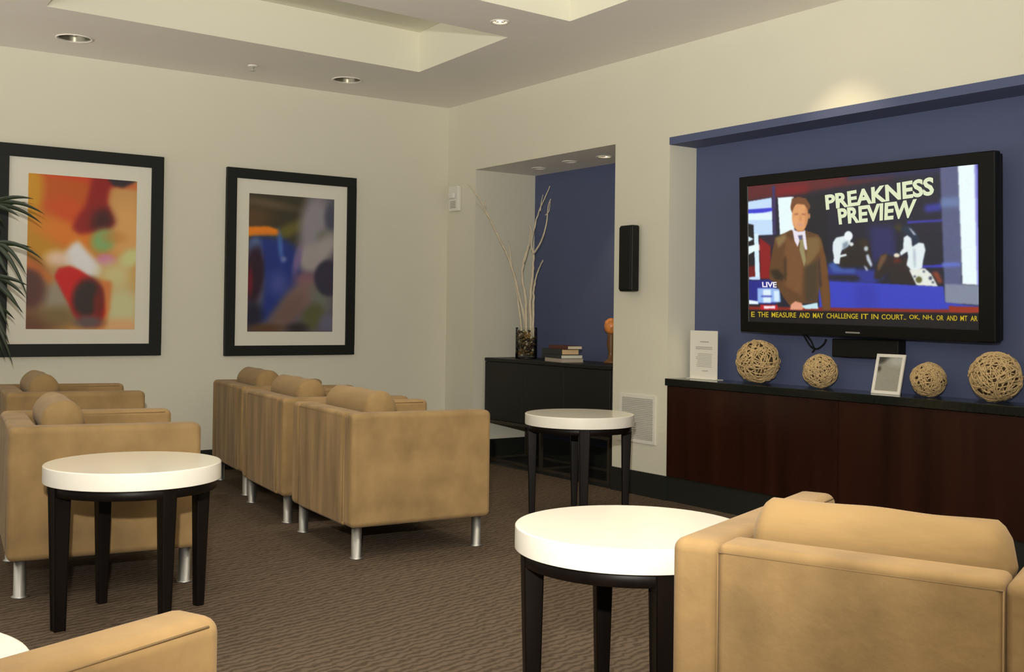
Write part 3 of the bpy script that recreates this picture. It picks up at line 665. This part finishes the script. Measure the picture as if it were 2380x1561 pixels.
D4([(100, 1215), (350, 1220), (365, 1375), (100, 1385)], (150, 184, 240), 2); D4([(165, 1235), (250, 1235), (250, 1380), (165, 1380)], (224, 240, 250), 2); D4([(140, 1300), (265, 1300), (265, 1320), (140, 1320)], (80, 96, 190), 1.5); D4([(285, 1245), (345, 1245), (345, 1370), (290, 1365)], (214, 236, 250), 2)
D4([(130, 1405), (330, 1405), (330, 1465), (140, 1465)], (190, 28, 44), 1.5); D4([(170, 1418), (300, 1416), (300, 1446), (175, 1450)], (242, 226, 230), 1.2)
D4([(330, 190), (510, 180), (520, 590), (355, 610)], (232, 250, 252), 1.2)
# presenter
D4([(470, 560), (640, 560), (790, 610), (830, 680), (870, 860), (905, 1080), (925, 1300), (925, 1470), (840, 1470), (800, 1200), (780, 1380), (620, 1390), (490, 1450), (400, 1330), (300, 1150), (235, 1120), (235, 1000), (270, 780), (300, 650)], (96, 64, 38), 1.3)
D4([(430, 640), (560, 700), (620, 960), (600, 1300), (420, 1200), (400, 860)], (118, 78, 46), 4); D4([(660, 640), (800, 640), (830, 760), (700, 940), (640, 980)], (124, 98, 58), 4); D4([(300, 650), (420, 600), (430, 660), (340, 760)], (134, 108, 70), 4)
D4([(640, 980), (780, 900), (780, 1370), (640, 1370)], (70, 56, 40), 5); D4([(400, 860), (430, 860), (430, 1150), (400, 1100)], (58, 42, 28), 3, .8); D4([(790, 880), (810, 880), (850, 1200), (800, 1200)], (48, 40, 44), 3, .8)
D4([(240, 1020), (330, 1000), (400, 1080), (380, 1130), (300, 1120)], (46, 38, 26), 4)
D4([(800, 700), (870, 850), (900, 1100), (925, 1460), (850, 1460), (820, 1100)], (112, 72, 36), 3, .8)
D4([(495, 545), (560, 575), (640, 560), (665, 780), (640, 780), (590, 640), (555, 750), (520, 680)], (232, 226, 238), 1.2)
D4([(560, 620), (610, 610), (620, 690), (650, 900), (628, 980), (575, 780), (582, 690)], (150, 138, 96), 1.3); D4([(562, 622), (610, 618), (604, 665), (575, 668)], (92, 92, 128), 1)
D4([(500, 480), (520, 540), (560, 575), (620, 575), (650, 520), (650, 450)], (196, 132, 82), 1)
for k in (0,): pass
def ell(c, rx, ry, n=28, a=0): return [(c[0] + rx * math.cos(2 * PI * k / n), c[1] + ry * math.sin(2 * PI * k / n)) for k in range(n)]
D4(ell((580, 300), 104, 112), (112, 66, 42), 1.5); D4(ell((583, 405), 92, 160), (222, 158, 104), 1.3); D4([(490, 200), (560, 182), (650, 200), (700, 280), (690, 330), (640, 270), (560, 262), (500, 270), (492, 330), (478, 300)], (118, 74, 46), 1.5)
D4(ell((530, 455), 30, 50), (232, 170, 120), 5, .7); D4([(515, 372), (565, 366), (565, 384), (515, 390)], (150, 98, 70), 1.5, .8); D4([(600, 370), (650, 376), (650, 392), (602, 386)], (150, 98, 70), 1.5, .8); D4([(576, 390), (596, 390), (602, 450), (572, 450)], (196, 132, 90), 2, .6); D4([(552, 492), (622, 490), (612, 510), (566, 512)], (206, 150, 130), 1.5)
D4(ell((686, 400), 12, 34), (206, 140, 96), 1.5); D4([(640, 300), (672, 330), (668, 480), (640, 520)], (186, 122, 78), 3, .6)
D4([(480, 1400), (530, 1365), (600, 1385), (630, 1440), (600, 1465), (470, 1460)], (224, 156, 126), 1.4); D4([(600, 1415), (780, 1380), (790, 1450), (640, 1452)], (196, 232, 238), 1.2)
# horses and riders
D5([(400, 960), (520, 880), (600, 800), (720, 830), (760, 1000), (740, 1170), (640, 1130), (400, 1150), (330, 1110)], (38, 32, 32), 2.5); D5([(590, 830), (680, 800), (720, 860), (680, 940)], (52, 42, 34), 4)
D5([(230, 1240), (560, 1240), (640, 1290), (560, 1320), (240, 1300)], (34, 30, 44), 4); D5([(225, 1120), (300, 1080), (400, 1170), (560, 1170), (560, 1220), (300, 1210)], (60, 88, 160), 4)
D5([(290, 850), (330, 790), (420, 770), (500, 800), (500, 860), (470, 900), (400, 940), (380, 1000), (450, 985), (460, 1010), (380, 1030), (370, 1110), (310, 1100), (300, 1010), (285, 940)], (222, 234, 238), 1.4)
D5(ell((478, 770), 52, 58), (236, 244, 246), 1.3); D5([(410, 860), (470, 830), (480, 890), (410, 950)], (108, 128, 140), 3, .8); D5(ell((515, 870), 26, 24), (220, 228, 226), 1.5); D5(ell((330, 1068), 34, 34), (226, 236, 238), 1.6); D5(ell((692, 925), 26, 30), (190, 200, 204), 2)
D5([(690, 1000), (720, 990), (770, 1120), (750, 1150), (700, 1060)], (190, 200, 214), 2); D5([(660, 1120), (700, 1150), (720, 1190), (690, 1190)], (180, 190, 200), 2)
D5([(790, 1230), (840, 1060), (900, 980), (1000, 1010), (1180, 1020), (1260, 1180), (1290, 1360), (1000, 1330), (960, 1200), (860, 1300), (790, 1290)], (40, 32, 34), 3); D5([(830, 1130), (870, 1010), (950, 985), (930, 1060), (870, 1150), (840, 1210)], (104, 74, 52), 3); D5([(1020, 1050), (1110, 1040), (1110, 1090), (1020, 1095)], (92, 34, 34), 3)
D5([(1030, 640), (1110, 620), (1140, 680), (1100, 720), (1040, 690)], (56, 50, 36), 3); D5([(1120, 660), (1210, 640), (1290, 720), (1340, 820), (1310, 880), (1260, 870), (1220, 770), (1130, 720)], (30, 44, 66), 2); D5([(1205, 670), (1240, 690), (1300, 760), (1270, 760)], (196, 206, 216), 1.8)
D5([(1145, 790), (1190, 760), (1240, 800), (1250, 900), (1330, 850), (1390, 860), (1410, 940), (1380, 1080), (1370, 1160), (1300, 1200), (1240, 1190), (1180, 1120), (1200, 1020), (1190, 960), (1110, 1010), (1100, 970), (1140, 920)], (226, 236, 238), 1.5); D5([(1262, 900), (1290, 960), (1290, 1150), (1270, 1150)], (150, 166, 180), 3, .8)
D5(ell((1062, 1005), 36, 26), (232, 222, 196), 1.6)
D5([(1210, 1180), (1330, 1170), (1400, 1160), (1480, 1230), (1560, 1380), (1300, 1365)], (228, 232, 222), 1.4)
for c, r_ in (((1330, 1300), 40), ((1470, 1280), 22), ((1390, 1200), 14), ((1500, 1330), 14), ((1280, 1260), 14)): D5(ell(c, r_, r_), (92, 92, 52) if r_ > 30 else (60, 66, 90), 1.8)
D5([(1480, 1200), (1560, 1200), (1620, 1330), (1570, 1350)], (130, 60, 40), 3)
# ticker bar
D1([(170, 1248), (1880, 1275), (1880, 1400), (170, 1370)], (16, 16, 22), 1.2)
A = blur(A, .9); A += blur(rng.normal(0, 5, A.shape), .8)
SCRM = picture_mat('screen_picture', 1.0)
def corner(u, v, w): return tuple(T(u, v, w))
scr = picture_mesh('screen', A, [corner(su0, sv1, .004), corner(su1, sv1, .004), corner(su1, sv0, .004), corner(su0, sv0, .004)], SCRM, tv)
for p in scr.data.polygons: p.use_smooth = False
# lettering on the screen
def text_mesh(txt, quadpx, m, parent, name, bold=.02, w=.0028, shear=0):
    cu = bpy.data.curves.new('t', 'FONT'); cu.body = txt; cu.offset = bold; cu.resolution_u = 3
    to = bpy.data.objects.new('t', cu); COL.objects.link(to); bpy.context.view_layer.update()
    dg = bpy.context.evaluated_depsgraph_get(); me = bpy.data.meshes.new_from_object(to.evaluated_get(dg)); bpy.data.objects.remove(to)
    co = np.array([v.co[:] for v in me.vertices]); mn, mx = co.min(0), co.max(0)
    q = [onplane(*p, w) for p in quadpx]   # TL TR BR BL
    for v in me.vertices:
        a = (v.co.x - mn[0]) / (mx[0] - mn[0]); b = (mx[1] - v.co.y) / (mx[1] - mn[1])
        u_ = (q[0][0] * (1 - a) + q[1][0] * a) * (1 - b) + (q[3][0] * (1 - a) + q[2][0] * a) * b
        v_ = (q[0][1] * (1 - a) + q[1][1] * a) * (1 - b) + (q[3][1] * (1 - a) + q[2][1] * a) * b
        v.co = T(u_, v_, w)
    me.materials.append(m); me.name = name; o = bpy.data.objects.new(name, me); COL.objects.link(o); o.parent = parent; return o
HL = emit('headline_yellow', s2l((226, 234, 196)), 1.0); TK = emit('ticker_yellow', s2l((196, 170, 44)), 1.0); LV = emit('live_white', s2l((240, 232, 246)), 1.0)
text_mesh('PREAKNESS', [(1917, 453), (2170, 410), (2171, 453), (1920, 488)], HL, scr, 'headline_text', .038)
text_mesh('PREVIEW', [(1946, 485), (2131, 462), (2126, 505), (1950, 522)], HL, scr, 'headline_text', .038)
tw = 'E THE MEASURE AND MAY CHALLENGE IT IN COURT.. OK, NH, OR AND MT AR'.split()
tn = [len(w_) for w_ in tw]; tot = sum(tn) + .9 * (len(tw) - 1); cu_ = 0
def tk(a): return (1746 + 526 * a, 724 + 10 * a), (1746 + 526 * a, 736 + 10 * a)
for w_, n_ in zip(tw, tn):
    (a0, a1), (b0, b1) = tk(cu_ / tot), tk((cu_ + n_) / tot); cu_ += n_ + .9
    text_mesh(w_, [a0, b0, b1, a1], TK, scr, 'ticker_word', .012)
text_mesh('LIVE', [(1771, 655), (1805, 655), (1805, 668), (1772, 667)], LV, scr, 'live_text', .03)
LG = mat('grey_lettering', (.25, .25, .23), .5)
bm = bmesh.new(); b_ = onplane(1965, 772, -.001); c2 = onplane(1998, 776, -.001)
tbox(bm, b_[0], c2[0], b_[1] - .004, b_[1] + .004, -.0012, -.0002); bmesh.ops.recalc_face_normals(bm, faces=bm.faces); obj('badge', bm, LG, tv)
# wall mount behind and the box hanging below
bm = bmesh.new(); box(bm, .150 - ctr.x, AD - ctr.x, -.12, .12, -.12, .12); box(bm, AD - .03 - ctr.x, AD - ctr.x, -.25, .25, -.2, .2); obj('wall_mount', bm, SATIN, tv)
bm = bmesh.new(); box(bm, .160, .226, -4.078, -3.664, .915, 1.012, bev=.006, seg=2)
tag(obj('equipment_box', bm, SATIN), 'black rectangular equipment box fixed under the television', 'box')
bm = bmesh.new()
pl = [(1868, 778), (1876, 792), (1886, 806), (1900, 810), (1914, 800), (1920, 788)]
tube(bm, smooth_pts([at(u, v, 0, .17) for u, v in pl], 5), .0045, 6)
pl = [(1872, 776), (1884, 790), (1890, 803), (1893, 812), (1888, 818)]
tube(bm, smooth_pts([at(u, v, 0, .175) for u, v in pl], 5), .0045, 6)
tag(obj('cable', bm, SATIN, None, True), 'looped black cable dangling under the left half of the television', 'cable')
# ------------------------------------------------------------------ potted palm at the far left
pc = Vector((-3.80, -.62, 0))
o = empty('potted_palm', pc, 0, 'dark green leafy palm at the left edge in front of the orange picture', 'plant')
bm = bmesh.new(); lathe(bm, [(.13, 0), (.17, .30), (.18, .31), (.18, .34), (.155, .34), (.15, .30)], 40, cap=True); obj('pot', bm, POT, o, True)
bm = bmesh.new(); lathe(bm, [(.0001, .31), (.15, .31)], 30, cap=False); obj('soil', bm, SOIL, o)
def blade(bm, a, b, w, droop):
    a, b = Vector(a), Vector(b); n = 9; d = b - a; side = d.cross(Vector((0, 1, .3))).normalized(); prev = None
    for i in range(n + 1):
        t = i / n; p = a + d * t + Vector((0, 0, droop * 4 * t * (1 - t))); ww = w * math.sin(PI * min(.97, .12 + .88 * t) ** .9) * (1 if t < .97 else .3)
        ww = w * (min(1, t * 5 + .25)) * (1 - t ** 3) + .0006
        q = [bm.verts.new(p + side * ww), bm.verts.new(p + Vector((0, -.004, -.002))), bm.verts.new(p - side * ww)]
        if prev:
            bm.faces.new((prev[0], prev[1], q[1], q[0])); bm.faces.new((prev[1], prev[2], q[2], q[1]))
        prev = q
fronds = [ # stem hub px, then blade tips px
 ((-30, 475), [(78, 462, .03), (104, 498, .05), (98, 520, .045), (60, 470, .0), (45, 503, .02), (20, 455, .0), (-60, 440, 0), (10, 520, 0)]),
 ((-20, 565), [(100, 604, .05), (62, 640, .07), (74, 575, .01), (40, 600, .03), (64, 690, .08), (20, 640, 0), (0, 520, 0)]),
 ((-30, 640), [(66, 664, .02), (60, 692, .04), (50, 725, .04), (30, 700, .02), (20, 760, 0), (54, 728, .02)]),
 ((-40, 700), [(30, 848, .06), (22, 800, .04), (10, 830, .03), (34, 742, .03), (-10, 820, 0)]),
 ((-90, 520), [(-150, 470, .05), (-190, 560, .05), (-160, 620, .05), (-60, 420, 0)]),
 ((-140, 640), [(-230, 660, .05), (-200, 740, .05), (-120, 760, .03)])]
for k, (h_, tips) in enumerate(fronds):
    yy = -.62 - .05 * (k % 3)
    hub = at(h_[0], h_[1], 1, yy) - pc
    bm = bmesh.new(); st = smooth_pts([Vector((.01 * k - .03, 0, .31)), Vector((.02 * k - .03, -.02, .8)), Vector((hub.x * .5, hub.y * .5, max(.9, hub.z * .85))), hub], 5)
    tube(bm, st, [.008 - .004 * i / (len(st) - 1) for i in range(len(st))], 6); fs = obj('stem', bm, STEM, o, True)
    bm = bmesh.new()
    for j, (u, v, dr) in enumerate(tips):
        tip = at(u, v, 1, yy - .04 + .02 * (j % 4)) - pc; blade(bm, hub, tip, .0125, dr * .8)
    obj('frond', bm, LEAF, o, True)
# ------------------------------------------------------------------ light
w = bpy.data.worlds.new('world'); sc.world = w; w.use_nodes = True
bg = w.node_tree.nodes['Background']; bg.inputs[0].default_value = (1.0, .96, .875, 1)
wt_ = w.node_tree; tcw = wt_.nodes.new('ShaderNodeTexCoord'); sx = wt_.nodes.new('ShaderNodeSeparateXYZ'); mr = wt_.nodes.new('ShaderNodeMapRange')
wt_.links.new(tcw.outputs['Generated'], sx.inputs[0]); wt_.links.new(sx.outputs['Z'], mr.inputs['Value'])
mr.inputs['From Min'].default_value = -.28; mr.inputs['From Max'].default_value = -.08; mr.inputs['To Min'].default_value = 4.7; mr.inputs['To Max'].default_value = .29  # extra glow below the horizon, added to lift the ceiling
wt_.links.new(mr.outputs[0], bg.inputs['Strength'])
def light(name, kind, loc, energy, col, aim=None, **k):
    d = bpy.data.lights.new(name, kind); d.energy = energy; d.color = col
    for a, b in k.items(): setattr(d, a, b)
    l = bpy.data.objects.new(name, d); COL.objects.link(l); l.location = loc
    if aim is not None: l.rotation_euler = (Vector(aim) - Vector(loc)).to_track_quat('-Z', 'Y').to_euler()
    return l
fl = CP + CU * .38 - CR * .08
light('camera_flash', 'SPOT', fl, 690, (1.0, .95, .86), aim=fl + CF + CU * .07 - CR * .05, shadow_soft_size=.03, spot_size=math.radians(82), spot_blend=1.0)
for k, (x, y) in enumerate(((-3.9, -5.2), (-2.3, -5.4), (-3.4, -6.6), (-1.5, -4.1), (-2.0, -2.3), (-3.3, -2.4))):
    light('overhead_fill', 'SPOT', (x, y, H - .03), 36 if y > -4.5 else 78, (1.0, .90, .74), aim=(x, y, 0), shadow_soft_size=.12, spot_size=math.radians(110), spot_blend=.8)  # unseen overhead spots added to brighten the seats, tables and carpet
light('television_wall_spot', 'SPOT', (-.35, -3.87, H - .02), 17, (1.0, .80, .52), aim=(-.35, -3.87, 0), shadow_soft_size=.05, spot_size=math.radians(79), spot_blend=.2)
for k, (x, y, e) in enumerate(((-1.6, -7.6, 80), (-4.8, -8.6, 120), (-3.0, -9.4, 110), (-6.4, -3.5, 50))):
    light('ceiling_fill', 'SPOT', (x, y, 1.75), e, (1.0, .95, .86), aim=(x, y, 4), shadow_soft_size=.2, spot_size=math.radians(165), spot_blend=.5)  # unseen upward spots added to brighten the ceiling; no lamps stand here
light('ceiling_spot', 'SPOT', (-1.16, -2.406, H - .02), 12, (1.0, .80, .52), aim=(-1.16, -2.406, 0), shadow_soft_size=.03, spot_size=math.radians(80), spot_blend=.4)
light('niche_spot', 'SPOT', (.296, -1.59, HN - .02), 10, (1.0, .78, .5), aim=(.32, -1.62, 0), shadow_soft_size=.03, spot_size=math.radians(78), spot_blend=.5)
# colour management
sc.view_settings.view_transform = 'Standard'; sc.view_settings.look = 'None'; sc.view_settings.exposure = 0; sc.view_settings.gamma = 1
sc.view_settings.use_curve_mapping = False
